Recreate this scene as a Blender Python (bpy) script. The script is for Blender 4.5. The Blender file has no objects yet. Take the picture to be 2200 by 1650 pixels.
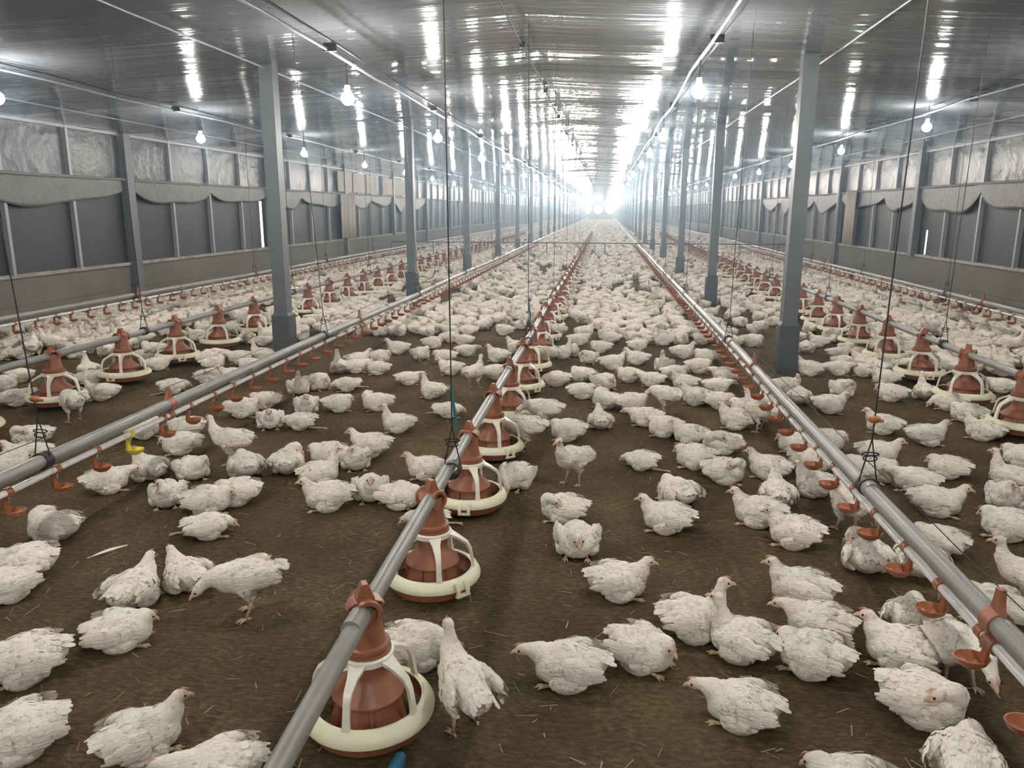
import bpy, bmesh, math, random
import numpy as np
from mathutils import Vector, Matrix
rnd = random.Random(7)
rng = np.random.default_rng(7)
D = bpy.data
COL = bpy.context.scene.collection
PI = math.pi

# ------------------------------------------------------------------ camera numbers (metres, house axis = +Y)
F_PX, PITCH, YAW, ROLL, CAM_H, CAM_X = 1648.1, .2232, .1175, .0028, 1.304, .58
_fw = np.array([-math.sin(YAW)*math.cos(PITCH), math.cos(YAW)*math.cos(PITCH), -math.sin(PITCH)])
_r = np.array([math.cos(YAW), math.sin(YAW), 0.]); _u = np.cross(_r, _fw)
_r2 = math.cos(ROLL)*_r + math.sin(ROLL)*_u; _u2 = np.cross(_r2, _fw)
CAM = np.array([CAM_X, 0., CAM_H])
def ground(px, py, z=0.):
    d = _fw + _r2*(px-1100)/F_PX - _u2*(py-825)/F_PX
    return CAM + d*(z-CAM_H)/d[2]
def pix(p):
    q = np.array(p, float) - CAM; zc = q @ _fw
    return 1100+F_PX*(q@_r2)/zc, 825-F_PX*(q@_u2)/zc, zc

# ------------------------------------------------------------------ materials
def mat(name, rgb, rough=.6, metal=0., spec=.5, noise=None, bump=None, emit=None, sss=0.):
    m = D.materials.new(name); m.use_nodes = True
    nt = m.node_tree; b = nt.nodes['Principled BSDF']
    b.inputs['Base Color'].default_value = (*rgb, 1)
    b.inputs['Roughness'].default_value = rough
    b.inputs['Metallic'].default_value = metal
    b.inputs['Specular IOR Level'].default_value = spec
    if emit:
        b.inputs['Emission Color'].default_value = (*emit[0], 1); b.inputs['Emission Strength'].default_value = emit[1]
    tc = nt.nodes.new('ShaderNodeTexCoord')
    if noise:   # (scale, rgb2, lo, hi)
        n = nt.nodes.new('ShaderNodeTexNoise'); n.inputs['Scale'].default_value = noise[0]; n.inputs['Detail'].default_value = 6
        rp = nt.nodes.new('ShaderNodeValToRGB'); mx = nt.nodes.new('ShaderNodeMix'); mx.data_type = 'RGBA'
        rp.color_ramp.elements[0].position = noise[2]; rp.color_ramp.elements[1].position = noise[3]
        nt.links.new(tc.outputs['Object'], n.inputs['Vector']); nt.links.new(n.outputs['Fac'], rp.inputs['Fac'])
        nt.links.new(rp.outputs['Color'], mx.inputs['Factor'])
        mx.inputs['A'].default_value = (*rgb, 1); mx.inputs['B'].default_value = (*noise[1], 1)
        nt.links.new(mx.outputs['Result'], b.inputs['Base Color'])
    if bump:    # (scale, strength, distance)
        n = nt.nodes.new('ShaderNodeTexNoise'); n.inputs['Scale'].default_value = bump[0]; n.inputs['Detail'].default_value = 5
        bp = nt.nodes.new('ShaderNodeBump'); bp.inputs['Strength'].default_value = bump[1]; bp.inputs['Distance'].default_value = bump[2]
        nt.links.new(tc.outputs['Object'], n.inputs['Vector']); nt.links.new(n.outputs['Fac'], bp.inputs['Height'])
        nt.links.new(bp.outputs['Normal'], b.inputs['Normal'])
    return m

M = {}
M['pvc'] = mat('grey_pvc', (.24, .235, .22), .36, noise=(9, (.185, .18, .165), .4, .8))
M['white_pvc'] = mat('white_pvc', (.80, .80, .78), .22, noise=(30, (.6, .58, .54), .5, .8))
M['orange'] = mat('orange_plastic', (.30, .112, .060), .42, noise=(18, (.235, .09, .053), .4, .75))
M['cup'] = mat('cup_plastic', (.36, .125, .055), .35, noise=(40, (.27, .095, .045), .45, .75))
M['yellow'] = mat('yellow_plastic', (.70, .55, .06), .4)
M['ivory'] = mat('ivory_plastic', (.76, .72, .60), .36, noise=(14, (.64, .59, .48), .5, .8))
M['ring'] = mat('ring_plastic', (.72, .70, .46), .38, noise=(9, (.74, .69, .55), .4, .7))
M['feed'] = mat('feed_mash', (.13, .10, .05), .9, noise=(120, (.26, .21, .11), .4, .7), bump=(220, .8, .004))
M['cord'] = mat('black_cord', (.012, .012, .013), .6)
M['teal'] = mat('teal_cord', (.03, .13, .16), .6)
M['post'] = mat('painted_post', (.125, .14, .152), .5, noise=(5, (.105, .115, .125), .4, .7))
M['sleeve'] = mat('post_sleeve', (.078, .09, .10), .5, noise=(6, (.065, .073, .08), .4, .7))
M['steel'] = mat('galvanised', (.45, .46, .47), .35, .7)
M['conduit'] = mat('conduit_metal', (.26, .28, .31), .4, .3)
M['mullion'] = mat('wall_stud', (.30, .31, .33), .5, .2)
M['concrete'] = mat('wall_concrete', (.16, .15, .132), .85, noise=(3, (.13, .122, .108), .4, .7), bump=(40, .2, .004))
M['sill'] = mat('wall_sill', (.36, .34, .30), .6, noise=(6, (.22, .21, .19), .4, .6))
M['tarp_dark'] = mat('dark_tarp', (.040, .040, .044), .55, noise=(2, (.033, .033, .036), .4, .7))
M['tarp_upper'] = mat('grey_tarp', (.09, .094, .106), .36, noise=(2, (.078, .082, .092), .4, .7), bump=(5, .5, .05))
M['flap'] = mat('flap_tarp', (.115, .115, .115), .5, noise=(6, (.09, .09, .088), .4, .7), bump=(14, .35, .02))
M['beige'] = mat('beige_curtain', (.42, .38, .32), .75)
M['end'] = mat('end_wall', (.20, .195, .16), .7)
M['black'] = mat('black_plastic', (.02, .02, .022), .5)
M['socket'] = mat('lamp_socket', (.65, .65, .63), .4)
M['bulb'] = mat('lit_bulb', (1, 1, 1), .3, emit=((1.0, .97, .915), 440.))
M['blue'] = mat('blue_plastic', (.02, .13, .22), .4)
M['straw'] = mat('straw', (.44, .36, .23), .8, noise=(3, (.25, .19, .11), .4, .7))
M['quill'] = mat('shed_feather', (.78, .74, .66), .7)
M['wire'] = mat('fence_wire', (.10, .105, .11), .5, .3)
M['beak'] = mat('beak_horn', (.56, .38, .25), .5)
M['comb'] = mat('comb_skin', (.52, .25, .19), .55)
M['eye'] = mat('eye_dark', (.018, .012, .01), .15)
M['leg'] = mat('leg_skin', (.55, .40, .25), .55, noise=(60, (.42, .31, .21), .4, .7))

def plumage():
    m = D.materials.new('white_plumage'); m.use_nodes = True
    nt = m.node_tree; b = nt.nodes['Principled BSDF']; N = nt.nodes.new; L = nt.links.new
    b.inputs['Roughness'].default_value = .75; b.inputs['Specular IOR Level'].default_value = .25
    tc = N('ShaderNodeTexCoord'); oi = N('ShaderNodeObjectInfo')
    add = N('ShaderNodeVectorMath'); add.operation = 'ADD'
    mul = N('ShaderNodeVectorMath'); mul.operation = 'SCALE'; mul.inputs['Scale'].default_value = 37.
    cmb = N('ShaderNodeCombineXYZ'); L(oi.outputs['Random'], cmb.inputs[0]); L(oi.outputs['Random'], cmb.inputs[1])
    L(cmb.outputs[0], mul.inputs[0]); L(tc.outputs['Object'], add.inputs[0]); L(mul.outputs[0], add.inputs[1])
    def noise(scale, lo, hi, detail=5):
        n = N('ShaderNodeTexNoise'); n.inputs['Scale'].default_value = scale; n.inputs['Detail'].default_value = detail
        L(add.outputs[0], n.inputs['Vector'])
        r = N('ShaderNodeMapRange'); r.inputs['From Min'].default_value = lo; r.inputs['From Max'].default_value = hi
        L(n.outputs['Fac'], r.inputs['Value']); return r.outputs[0]
    def mix(fac, a, bb, amount=1.):
        x = N('ShaderNodeMix'); x.data_type = 'RGBA'
        f = N('ShaderNodeMath'); f.operation = 'MULTIPLY'; f.inputs[1].default_value = amount
        L(fac, f.inputs[0]); L(f.outputs[0], x.inputs['Factor'])
        if isinstance(a, tuple): x.inputs['A'].default_value = (*a, 1)
        else: L(a, x.inputs['A'])
        if isinstance(bb, tuple): x.inputs['B'].default_value = (*bb, 1)
        else: L(bb, x.inputs['B'])
        return x.outputs['Result']
    c = mix(noise(16, .42, .68), (.80, .735, .64), (.69, .625, .535))          # cream feather variation
    at = N('ShaderNodeAttribute'); at.attribute_name = 'bare'                  # thin-feathered skin on flanks
    c = mix(at.outputs['Fac'], c, (.50, .385, .345), .6)
    c = mix(noise(9, .55, .75), c, (.43, .37, .30), .5); c = mix(noise(40, .57, .70), c, (.28, .23, .16), .55)                     # litter dirt specks
    hd = N('ShaderNodeAttribute'); hd.attribute_name = 'head'
    c = mix(hd.outputs['Fac'], c, (.60, .44, .32), .75)
    L(c, b.inputs['Base Color'])
    mp = N('ShaderNodeMapping'); mp.inputs['Scale'].default_value = (.22, 1, 1); L(tc.outputs['Object'], mp.inputs['Vector'])
    n = N('ShaderNodeTexNoise'); n.inputs['Scale'].default_value = 150; n.inputs['Detail'].default_value = 5
    L(mp.outputs[0], n.inputs['Vector'])
    bp = N('ShaderNodeBump'); bp.inputs['Strength'].default_value = .75; bp.inputs['Distance'].default_value = .006
    L(n.outputs['Fac'], bp.inputs['Height']); L(bp.outputs['Normal'], b.inputs['Normal'])
    return m
M['plumage'] = plumage()

def floor_mat():
    m = D.materials.new('litter_floor'); m.use_nodes = True
    nt = m.node_tree; b = nt.nodes['Principled BSDF']; N = nt.nodes.new; L = nt.links.new
    b.inputs['Roughness'].default_value = .95; b.inputs['Specular IOR Level'].default_value = .15
    tc = N('ShaderNodeTexCoord')
    def noise(scale, detail=6, sx=1., sy=1.):
        mp = N('ShaderNodeMapping'); mp.inputs['Scale'].default_value = (sx, sy, 1); L(tc.outputs['Object'], mp.inputs['Vector'])
        n = N('ShaderNodeTexNoise'); n.inputs['Scale'].default_value = scale; n.inputs['Detail'].default_value = detail; n.inputs['Roughness'].default_value = .65
        L(mp.outputs[0], n.inputs['Vector']); return n.outputs['Fac']
    r = N('ShaderNodeValToRGB'); e = r.color_ramp.elements
    e[0].position, e[0].color = .30, (.040, .027, .013, 1); e[1].position, e[1].color = .72, (.35, .248, .132, 1)
    x = e.new(.5); x.color = (.148, .104, .054, 1)
    mixn = N('ShaderNodeMath'); mixn.operation = 'MULTIPLY_ADD'; mixn.inputs[1].default_value = .55
    s2 = N('ShaderNodeMath'); s2.operation = 'MULTIPLY'; s2.inputs[1].default_value = .45
    L(noise(1.7), s2.inputs[0]); L(noise(60, 8, .6, 1.3), mixn.inputs[0]); L(s2.outputs[0], mixn.inputs[2])
    L(mixn.outputs[0], r.inputs['Fac']); L(r.outputs['Color'], b.inputs['Base Color'])
    bp = N('ShaderNodeBump'); bp.inputs['Strength'].default_value = 1.; bp.inputs['Distance'].default_value = .03
    bp2 = N('ShaderNodeBump'); bp2.inputs['Strength'].default_value = 1.; bp2.inputs['Distance'].default_value = .022
    L(noise(22, 5, .5, 1.3), bp.inputs['Height']); L(noise(70, 6, .6, 1.2), bp2.inputs['Height'])
    L(bp.outputs['Normal'], bp2.inputs['Normal']); L(bp2.outputs['Normal'], b.inputs['Normal'])
    return m
M['floor'] = floor_mat()

def ceiling_mat():
    m = D.materials.new('ceiling_sheet'); m.use_nodes = True
    nt = m.node_tree; b = nt.nodes['Principled BSDF']; N = nt.nodes.new; L = nt.links.new
    b.inputs['Base Color'].default_value = (.135, .145, .16, 1)
    b.inputs['Roughness'].default_value = .11; b.inputs['Specular IOR Level'].default_value = .22
    tc = N('ShaderNodeTexCoord')
    def noise(scale, sx, sy, detail=3):
        mp = N('ShaderNodeMapping'); mp.inputs['Scale'].default_value = (sx, sy, 1); L(tc.outputs['Object'], mp.inputs['Vector'])
        n = N('ShaderNodeTexNoise'); n.inputs['Scale'].default_value = scale; n.inputs['Detail'].default_value = detail
        L(mp.outputs[0], n.inputs['Vector']); return n.outputs['Fac']
    b1 = N('ShaderNodeBump'); b1.inputs['Strength'].default_value = .2; b1.inputs['Distance'].default_value = .06
    b2 = N('ShaderNodeBump'); b2.inputs['Strength'].default_value = .2; b2.inputs['Distance'].default_value = .016
    L(noise(1.5, .05, 3.4, 4), b1.inputs['Height']); L(noise(11, .10, 1.0, 2), b2.inputs['Height'])
    L(b1.outputs['Normal'], b2.inputs['Normal']); L(b2.outputs['Normal'], b.inputs['Normal'])
    return m
M['ceiling'] = ceiling_mat()

# ------------------------------------------------------------------ mesh builder
class MB:
    def __init__(s): s.v = []; s.f = []
    def add(s, vs, fs):
        o = len(s.v); s.v += [tuple(v) for v in vs]; s.f += [tuple(i+o for i in f) for f in fs]
    def box(s, x0, x1, y0, y1, z0, z1):
        s.add([(x, y, z) for x in (x0, x1) for y in (y0, y1) for z in (z0, z1)],
              [(0, 1, 3, 2), (4, 6, 7, 5), (0, 4, 5, 1), (2, 3, 7, 6), (0, 2, 6, 4), (1, 5, 7, 3)])
    def tube(s, pts, rad, n=10, cap=True, flat=None):
        P = [Vector(p) for p in pts]
        R = rad if isinstance(rad, (list, tuple)) else [rad]*len(P)
        vs = []; up = None
        for i, p in enumerate(P):
            t = (P[min(i+1, len(P)-1)] - P[max(i-1, 0)]).normalized()
            if up is None:
                up = Vector((0, 0, 1)) if abs(t.z) < .9 else Vector((1, 0, 0))
            a = t.cross(up).normalized(); up = a.cross(t).normalized()
            fl = flat or 1.
            for k in range(n):
                an = 2*PI*k/n
                vs.append(p + a*(math.cos(an)*R[i]*fl) + up*(math.sin(an)*R[i]))
        fs = [(i*n+k, i*n+(k+1) % n, (i+1)*n+(k+1) % n, (i+1)*n+k) for i in range(len(P)-1) for k in range(n)]
        if cap: fs += [tuple(range(n))[::-1], tuple((len(P)-1)*n+k for k in range(n))]
        s.add(vs, fs)
    def lathe(s, prof, n=32, c=(0, 0, 0), close=False):
        vs = [(c[0]+r*math.cos(2*PI*k/n), c[1]+r*math.sin(2*PI*k/n), c[2]+z) for r, z in prof for k in range(n)]
        m = len(prof); rng_ = range(m) if close else range(m-1)
        s.add(vs, [(i*n+k, i*n+(k+1) % n, ((i+1) % m)*n+(k+1) % n, ((i+1) % m)*n+k) for i in rng_ for k in range(n)])
    def ball(s, c, r, n=10, m=7):
        r = r if isinstance(r, tuple) else (r, r, r)
        vs = [(c[0], c[1], c[2]+r[2])]
        for i in range(1, m):
            for k in range(n):
                a, b = PI*i/m, 2*PI*k/n
                vs.append((c[0]+r[0]*math.sin(a)*math.cos(b), c[1]+r[1]*math.sin(a)*math.sin(b), c[2]+r[2]*math.cos(a)))
        vs.append((c[0], c[1], c[2]-r[2])); e = len(vs)-1
        fs = [(0, 1+k, 1+(k+1) % n) for k in range(n)] + [(e, 1+(m-2)*n+(k+1) % n, 1+(m-2)*n+k) for k in range(n)]
        fs += [(1+i*n+k, 1+(i+1)*n+k, 1+(i+1)*n+(k+1) % n, 1+i*n+(k+1) % n) for i in range(m-2) for k in range(n)]
        s.add(vs, fs)
    def mesh(s, name, m, smooth=True):
        me = D.meshes.new(name); me.from_pydata(s.v, [], s.f); me.update()
        bm = bmesh.new(); bm.from_mesh(me); bmesh.ops.recalc_face_normals(bm, faces=bm.faces); bm.to_mesh(me); bm.free()
        if smooth: me.shade_auto(38) if hasattr(me, 'shade_auto') else [setattr(p, 'use_smooth', True) for p in me.polygons]
        me.materials.append(M[m]); return me
def smooth_by_angle(me, deg=38):
    bm = bmesh.new(); bm.from_mesh(me)
    for f in bm.faces: f.smooth = True
    for e in bm.edges:
        if len(e.link_faces) == 2 and e.calc_face_angle(0) > math.radians(deg): e.smooth = False
    bm.to_mesh(me); bm.free()
def put(name, me, parent=None, loc=None, rotz=0.):
    o = D.objects.new(name, me); COL.objects.link(o)
    if parent: o.parent = parent
    if loc is not None: o.location = loc
    if rotz: o.rotation_euler = (0, 0, rotz)
    return o
def build(mb, name, m, parent=None, loc=None, smooth=True):
    me = D.meshes.new(name); me.from_pydata(mb.v, [], mb.f); me.update()
    bm = bmesh.new(); bm.from_mesh(me); bmesh.ops.recalc_face_normals(bm, faces=bm.faces); bm.to_mesh(me); bm.free()
    if smooth: smooth_by_angle(me)
    me.materials.append(M[m])
    return put(name, me, parent, loc)
def tag(o, label=None, cat=None, group=None, kind=None):
    if label: o['label'] = label
    if cat: o['category'] = cat
    if group: o['group'] = group
    if kind: o['kind'] = kind
    return o
def empty(name, loc=(0, 0, 0), rotz=0.):
    o = D.objects.new(name, None); COL.objects.link(o); o.location = loc; o.rotation_euler = (0, 0, rotz); o.empty_display_size = .1
    return o
def copy_tree(o, parent=None):
    c = o.copy(); COL.objects.link(c)
    if parent: c.parent = parent
    for ch in [x for x in KIDS.get(o.name, ())]: copy_tree(ch, c)
    return c
KIDS = {}
def note_kids(root):
    KIDS[root.name] = list(root.children)
    for c in root.children: note_kids(c)
ORD = ['first', 'second', 'third', 'fourth', 'fifth', 'sixth', 'seventh', 'eighth', 'ninth', 'tenth', 'eleventh', 'twelfth', 'thirteenth', 'fourteenth', 'fifteenth', 'sixteenth', 'seventeenth', 'eighteenth', 'nineteenth', 'twentieth', 'last']

# ------------------------------------------------------------------ house shell
W, Y0, Y1 = 5.8, -5.0, 115.0
def ceil_z(x): return 2.56 - .05*abs(x)
def struct(o): o['kind'] = 'structure'; return o

b = MB(); b.add([(-7, Y0, 0), (7, Y0, 0), (7, Y1+1, 0), (-7, Y1+1, 0)], [(0, 1, 2, 3)]); struct(build(b, 'floor', 'floor', smooth=False))
# ceiling sheet: gently sagging and wrinkled between its fixing lines
xs = np.linspace(-W-.1, W+.1, 61); ys = np.concatenate([np.arange(Y0, 40, .11), np.linspace(40, Y1+.2, 180)])
X, Yg = np.meshgrid(xs, ys)
Z = 2.56 - .05*np.abs(X)
wr = np.zeros_like(Z)
for k in range(46):                                         # cross-wise puckers, each of its own length
    cy, cx, wd, ln, am = rng.uniform(1, 60), rng.uniform(-5, 5), rng.uniform(.05, .13), rng.uniform(.3, 1.4), rng.uniform(.006, .02)
    wr += am*np.exp(-((Yg-cy-.05*(X-cx))/wd)**2)*np.exp(-((X-cx)/ln)**2)*rng.choice([-1, 1])
for k in range(12):
    wr += .0016*np.sin(Yg*rng.uniform(1.2, 7.5)+X*rng.uniform(-.25, .25)+rng.uniform(0, 6))
Z = Z + wr - .004*np.abs(np.sin(X*PI/1.2))
n1, n2 = X.shape
v = np.stack([X, Yg, Z], -1).reshape(-1, 3)
fs = [(i*n2+j, i*n2+j+1, (i+1)*n2+j+1, (i+1)*n2+j) for i in range(n1-1) for j in range(n2-1)]
me = D.meshes.new('ceiling'); me.from_pydata(v.tolist(), [], fs); me.polygons.foreach_set('use_smooth', [True]*len(me.polygons)); me.materials.append(M['ceiling'])
struct(put('ceiling', me))
b = MB(); b.box(-W-.4, W+.4, Y0-.2, Y1+.3, 2.75, 2.8); struct(build(b, 'roof_slab', 'concrete', smooth=False))

SLOT = {-1: (14.02, 14.13, .62, 1.45), 1: (13.50, 13.57, .62, 1.0)}      # daylight gaps where a sheet edge has come away
tr = 0
for sd, nm in ((-1, 'left'), (1, 'right')):
    x0, x1 = (sd*W, sd*(W+.12)) if sd > 0 else (sd*(W+.12), sd*W)
    b = MB(); b.box(x0, x1, Y0, Y1, 0, .56); struct(build(b, 'wall_'+nm, 'concrete', smooth=False))
    b = MB(); b.box(min(sd*(W-.025), sd*(W+.12)), max(sd*(W-.025), sd*(W+.12)), Y0, Y1, .56, .60); struct(build(b, 'wall_%s_sill' % nm, 'sill', smooth=False))
    ya, yb, za, zb = SLOT[sd]
    t0, t1 = (sd*(W+.03), sd*(W+.034)) if sd > 0 else (sd*(W+.034), sd*(W+.03))
    b = MB()
    b.box(t0, t1, Y0, ya, .6, 1.68); b.box(t0, t1, yb, Y1, .6, 1.68); b.box(t0, t1, ya, yb, zb, 1.68)
    struct(build(b, 'wall_%s_sheet' % nm, 'tarp_dark', smooth=False))
    # upper sheet, bellying inwards
    ys = np.arange(Y0, Y1+.3, .29); zs = np.linspace(1.66, 2.66, 9)
    vs = [(sd*(W+.02-.014*math.sin(PI*(z-1.66)/.7)*(.6+.4*math.sin(y*1.3)) if z < 2.36 else sd*sd*(W+.02)), y, z) for y in ys for z in zs]
    b = MB(); b.add(vs, [(i*9+j, i*9+j+1, (i+1)*9+j+1, (i+1)*9+j) for i in range(len(ys)-1) for j in range(8)])
    struct(build(b, 'wall_%s_upper' % nm, 'tarp_upper'))
    # studs, double columns, rail
    cols = np.arange(9.9-4.4*3, Y1, 4.4) if sd < 0 else np.arange(13.88-4.4*4, Y1, 4.4)
    for ci, cy in enumerate(cols):
        if cy < 0: continue
        tr += 1; b = MB(); b.box(min(sd*(W-.09), sd*(W+.02)), max(sd*(W-.09), sd*(W+.02)), cy-.075, cy+.075, .0 if ci % 2 else .56, 2.4)
        struct(build(b, 'trim_%d' % tr, 'post', smooth=False))
        for q in (1, 2, 3):
            sy = cy+4.4*q/4
            if sy > Y1-1: continue
            tr += 1; b = MB(); b.box(min(sd*(W-.035), sd*(W+.02)), max(sd*(W-.035), sd*(W+.02)), sy-.022, sy+.022, .58, 2.36)
            struct(build(b, 'trim_%d' % tr, 'mullion', smooth=False))
    tr += 1; b = MB(); b.tube([(sd*(W-.05), y, 1.68) for y in (Y0, Y1)], .016, 8); struct(build(b, 'trim_%d' % tr, 'steel'))
    tr += 1; b = MB(); b.box(min(sd*(W-.03), sd*(W+.03)), max(sd*(W-.03), sd*(W+.03)), Y0, Y1, 2.235, 2.27); struct(build(b, 'trim_%d' % tr, 'mullion', smooth=False))
    # loose valances hanging from the rail, one per bay, with scalloped hems
    bays = [c for c in cols if 4 < c < 26]
    for bi, cy in enumerate(bays):
        ya_, yb_ = cy+.1, cy+4.3
        lobes = [(0, .5, .26 if sd < 0 else .36), (.5, 1, .2 if sd < 0 else .42)] if bi % 2 else [(0, .36, .34), (.36, 1, .27)]
        b = MB(); ny, nz = 60, 9; vs = []
        for i in range(ny+1):
            t = i/ny; drop = .1
            for (a, c, dp) in lobes:
                if a <= t <= c:
                    uu = (t-a)/(c-a); drop = .13 + dp*math.sin(PI*uu)**.8*(.8+.2*math.sin(7*uu+bi))
            for j in range(nz+1):
                w = j/nz
                vs.append((sd*(W-.036-.006*w-.004*math.sin(23*t+3*w+bi)*w), ya_+(yb_-ya_)*t, 1.68-drop*w))
        b.add(vs, [(i*(nz+1)+j, i*(nz+1)+j+1, (i+1)*(nz+1)+j+1, (i+1)*(nz+1)+j) for i in range(ny) for j in range(nz)])
        o = build(b, 'tarpaulin_valance', 'flap')
        so = o.modifiers.new('thick', 'SOLIDIFY'); so.thickness = .003
        tag(o, 'grey tarpaulin valance with scalloped hem, %s bay from the camera along the %s wall' % (ORD[bi], nm), 'tarpaulin', 'tarpaulin valances on the side walls')
b = MB(); b.box(-W-.12, W+.12, Y0-.15, Y0, 0, 2.7); struct(build(b, 'wall_near', 'end', smooth=False))

# pale folded curtains beside the columns
for nm, sd, ya, yb, z0, z1, txt in (('folded_curtain', -1, 18.2, 19.3, .62, 1.66, 'beige curtain hanging in narrow folds on the left wall'),
                                    ('folded_curtain', 1, 16.95, 17.65, .62, 1.72, 'beige curtain bunched beside a grey column on the right wall')):
    b = MB(); n = 60; vs = []
    for i in range(n+1):
        t = i/n
        for z in (z0, (z0+z1)/2, z1): vs.append((sd*(W-.10-.035*math.sin(t*PI*8)), ya+(yb-ya)*t, z))
    b.add(vs, [(i*3+j, i*3+j+1, (i+1)*3+j+1, (i+1)*3+j) for i in range(n) for j in (0, 1)])
    o = build(b, nm, 'beige'); o.modifiers.new('thick', 'SOLIDIFY').thickness = .004; tag(o, txt, 'curtain')
for k, (ya, yb) in enumerate(((18.2, 19.25), (19.35, 20.35), (20.45, 21.4), (22.0, 23.2), (23.3, 24.6))):
    b = MB(); b.box(-W+.045, -W+.06, ya, yb, 1.72, 2.2)
    tag(build(b, 'beige_panel', 'beige', smooth=False), 'pale beige panel above the rail of the left wall, %s of five from the camera' % ORD[k], 'panel', 'beige panels high on the left wall')

# end wall with fan openings on daylight
FANX = [-5.0, -3.55, -2.05, -.45, 1.25, 3.0]; FZ, FR = 1.42, .68
b = MB(); edges = [-W-.12] + [x+s*FR for x in FANX for s in (-1, 1)] + [W+.12]
b.box(-W-.12, W+.12, Y1, Y1+.15, 0, FZ-FR); b.box(-W-.12, W+.12, Y1, Y1+.15, FZ+FR, 2.75)
for i in range(0, len(edges), 2): b.box(edges[i], edges[i+1], Y1, Y1+.15, FZ-FR, FZ+FR)
for fx in FANX[:5]:                                   # round throat in each square opening
    n = 40; vs = []
    for k in range(n):
        a = 2*PI*k/n; c, s_ = math.cos(a), math.sin(a); q = FR/max(abs(c), abs(s_))
        vs += [(fx+c*FR*.97, Y1+.02, FZ+s_*FR*.97), (fx+c*q, Y1+.02, FZ+s_*q)]
    b.add(vs, [(2*k, 2*k+1, 2*((k+1) % n)+1, 2*((k+1) % n)) for k in range(n)])
struct(build(b, 'wall_far', 'end', smooth=False))
FANN = ['first', 'second', 'third', 'fourth', 'fifth', 'sixth']
for k, fx in enumerate(FANX):
    e = empty('exhaust_fan', (fx, Y1-.02, FZ))
    tag(e, 'round exhaust fan bright with daylight on the end wall, %s of six from the left' % FANN[k], 'fan', 'exhaust fans in the end wall')
    b = MB(); n = 40
    pr_ = [(FR*1.0, -.08), (FR*1.0, .05), (FR*.93, .05), (FR*.93, -.08)]
    vs = [(r*math.cos(2*PI*q/n), z, r*math.sin(2*PI*q/n)) for r, z in pr_ for q in range(n)]
    b.add(vs, [(i*n+q, i*n+(q+1) % n, ((i+1) % 4)*n+(q+1) % n, ((i+1) % 4)*n+q) for i in range(4) for q in range(n)])
    build(b, 'housing', 'mullion', e)
    b = MB(); b.lathe([(.001, -.05), (.08, -.04), (.08, .04), (.001, .05)], 12); 
    b.v = [(x, z, y) for x, y, z in b.v]; build(b, 'hub', 'end', e)
    for j in range(3):
        a = PI/2+j*2*PI/3+.12*k
        d = Vector((math.cos(a), 0, math.sin(a))); t = Vector((-math.sin(a), 0, math.cos(a)))
        b = MB(); b.add([d*.06-t*.035, d*.06+t*.035, d*.42+t*.05+Vector((0, .04, 0)), d*.42-t*.04-Vector((0, .04, 0))], [(0, 1, 2, 3)])
        o = build(b, 'blade', 'end', e, smooth=False); o.modifiers.new('thick', 'SOLIDIFY').thickness = .008

# ------------------------------------------------------------------ interior posts
POSTX = {-1: -2.2, 1: 2.085}
for sd, nm in ((-1, 'left'), (1, 'right')):
    for k in range(-1, 24):
        y = 6.42+4.635*k
        if y < .5: continue
        e = empty('support_post', (POSTX[sd], y, 0))
        i = k
        if i < 8: tag(e, 'square grey post with dark base sleeve, %s from the camera in the %s row' % (ORD[i], nm), 'post', 'support posts of the %s row' % nm)
        else: tag(e, 'small distant grey post far down the %s row of support posts' % nm, 'post', 'distant posts of the %s row' % nm)
        b = MB(); b.box(-.058, .058, -.058, .058, .40, ceil_z(2.1)+.05); build(b, 'shaft', 'post', e, smooth=False)
        b = MB(); b.box(-.078, .078, -.078, .078, -.01, .40)
        vs = [(-.078, -.078, .40), (.078, -.078, .40), (.078, .078, .40), (-.078, .078, .40), (-.058, -.058, .425), (.058, -.058, .425), (.058, .058, .425), (-.058, .058, .425)]
        b.add(vs, [(0, 1, 5, 4), (1, 2, 6, 5), (2, 3, 7, 6), (3, 0, 4, 7)])
        build(b, 'base_sleeve', 'sleeve', e, smooth=False)

# ------------------------------------------------------------------ lamps, conduits
def make_lamp():
    e = empty('bulb_lamp')
    b = MB(); b.lathe([(.004, .085), (.018, .082), (.02, .045), (.016, .035)], 14); build(b, 'socket', 'socket', e)
    b = MB(); b.lathe([(.001, -.047), (.018, -.044), (.034, -.032), (.045, -.010), (.045, .006), (.036, .026), (.020, .040), (.015, .046)], 14); g = build(b, 'glass_bulb', 'bulb', e); g['label'] = 'glowing white bulb'
    b = MB(); b.tube([(0, 0, .08), (.003, 0, .13), (0, 0, .24)], .004, 6); build(b, 'flex', 'cord', e)
    return e
lamp0 = make_lamp(); note_kids(lamp0); first = True
b = MB(); b.lathe([(.001, -.047), (.036, -.029), (.045, .0), (.033, .028), (.015, .046)], 6); far_bulb = build(b, 'raw', 'bulb'); far_bulb_me = far_bulb.data; D.objects.remove(far_bulb)
ROWS = [(-1.175, 2.447-2.93*2, 'inner left', 2.05), (1.175, 2.55-2.95*2, 'inner right', 2.05), (-3.88, 5.504-2.95*3, 'outer left', 2.08), (3.88, 8.9-3.02*4, 'outer right', 2.13)]
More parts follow.
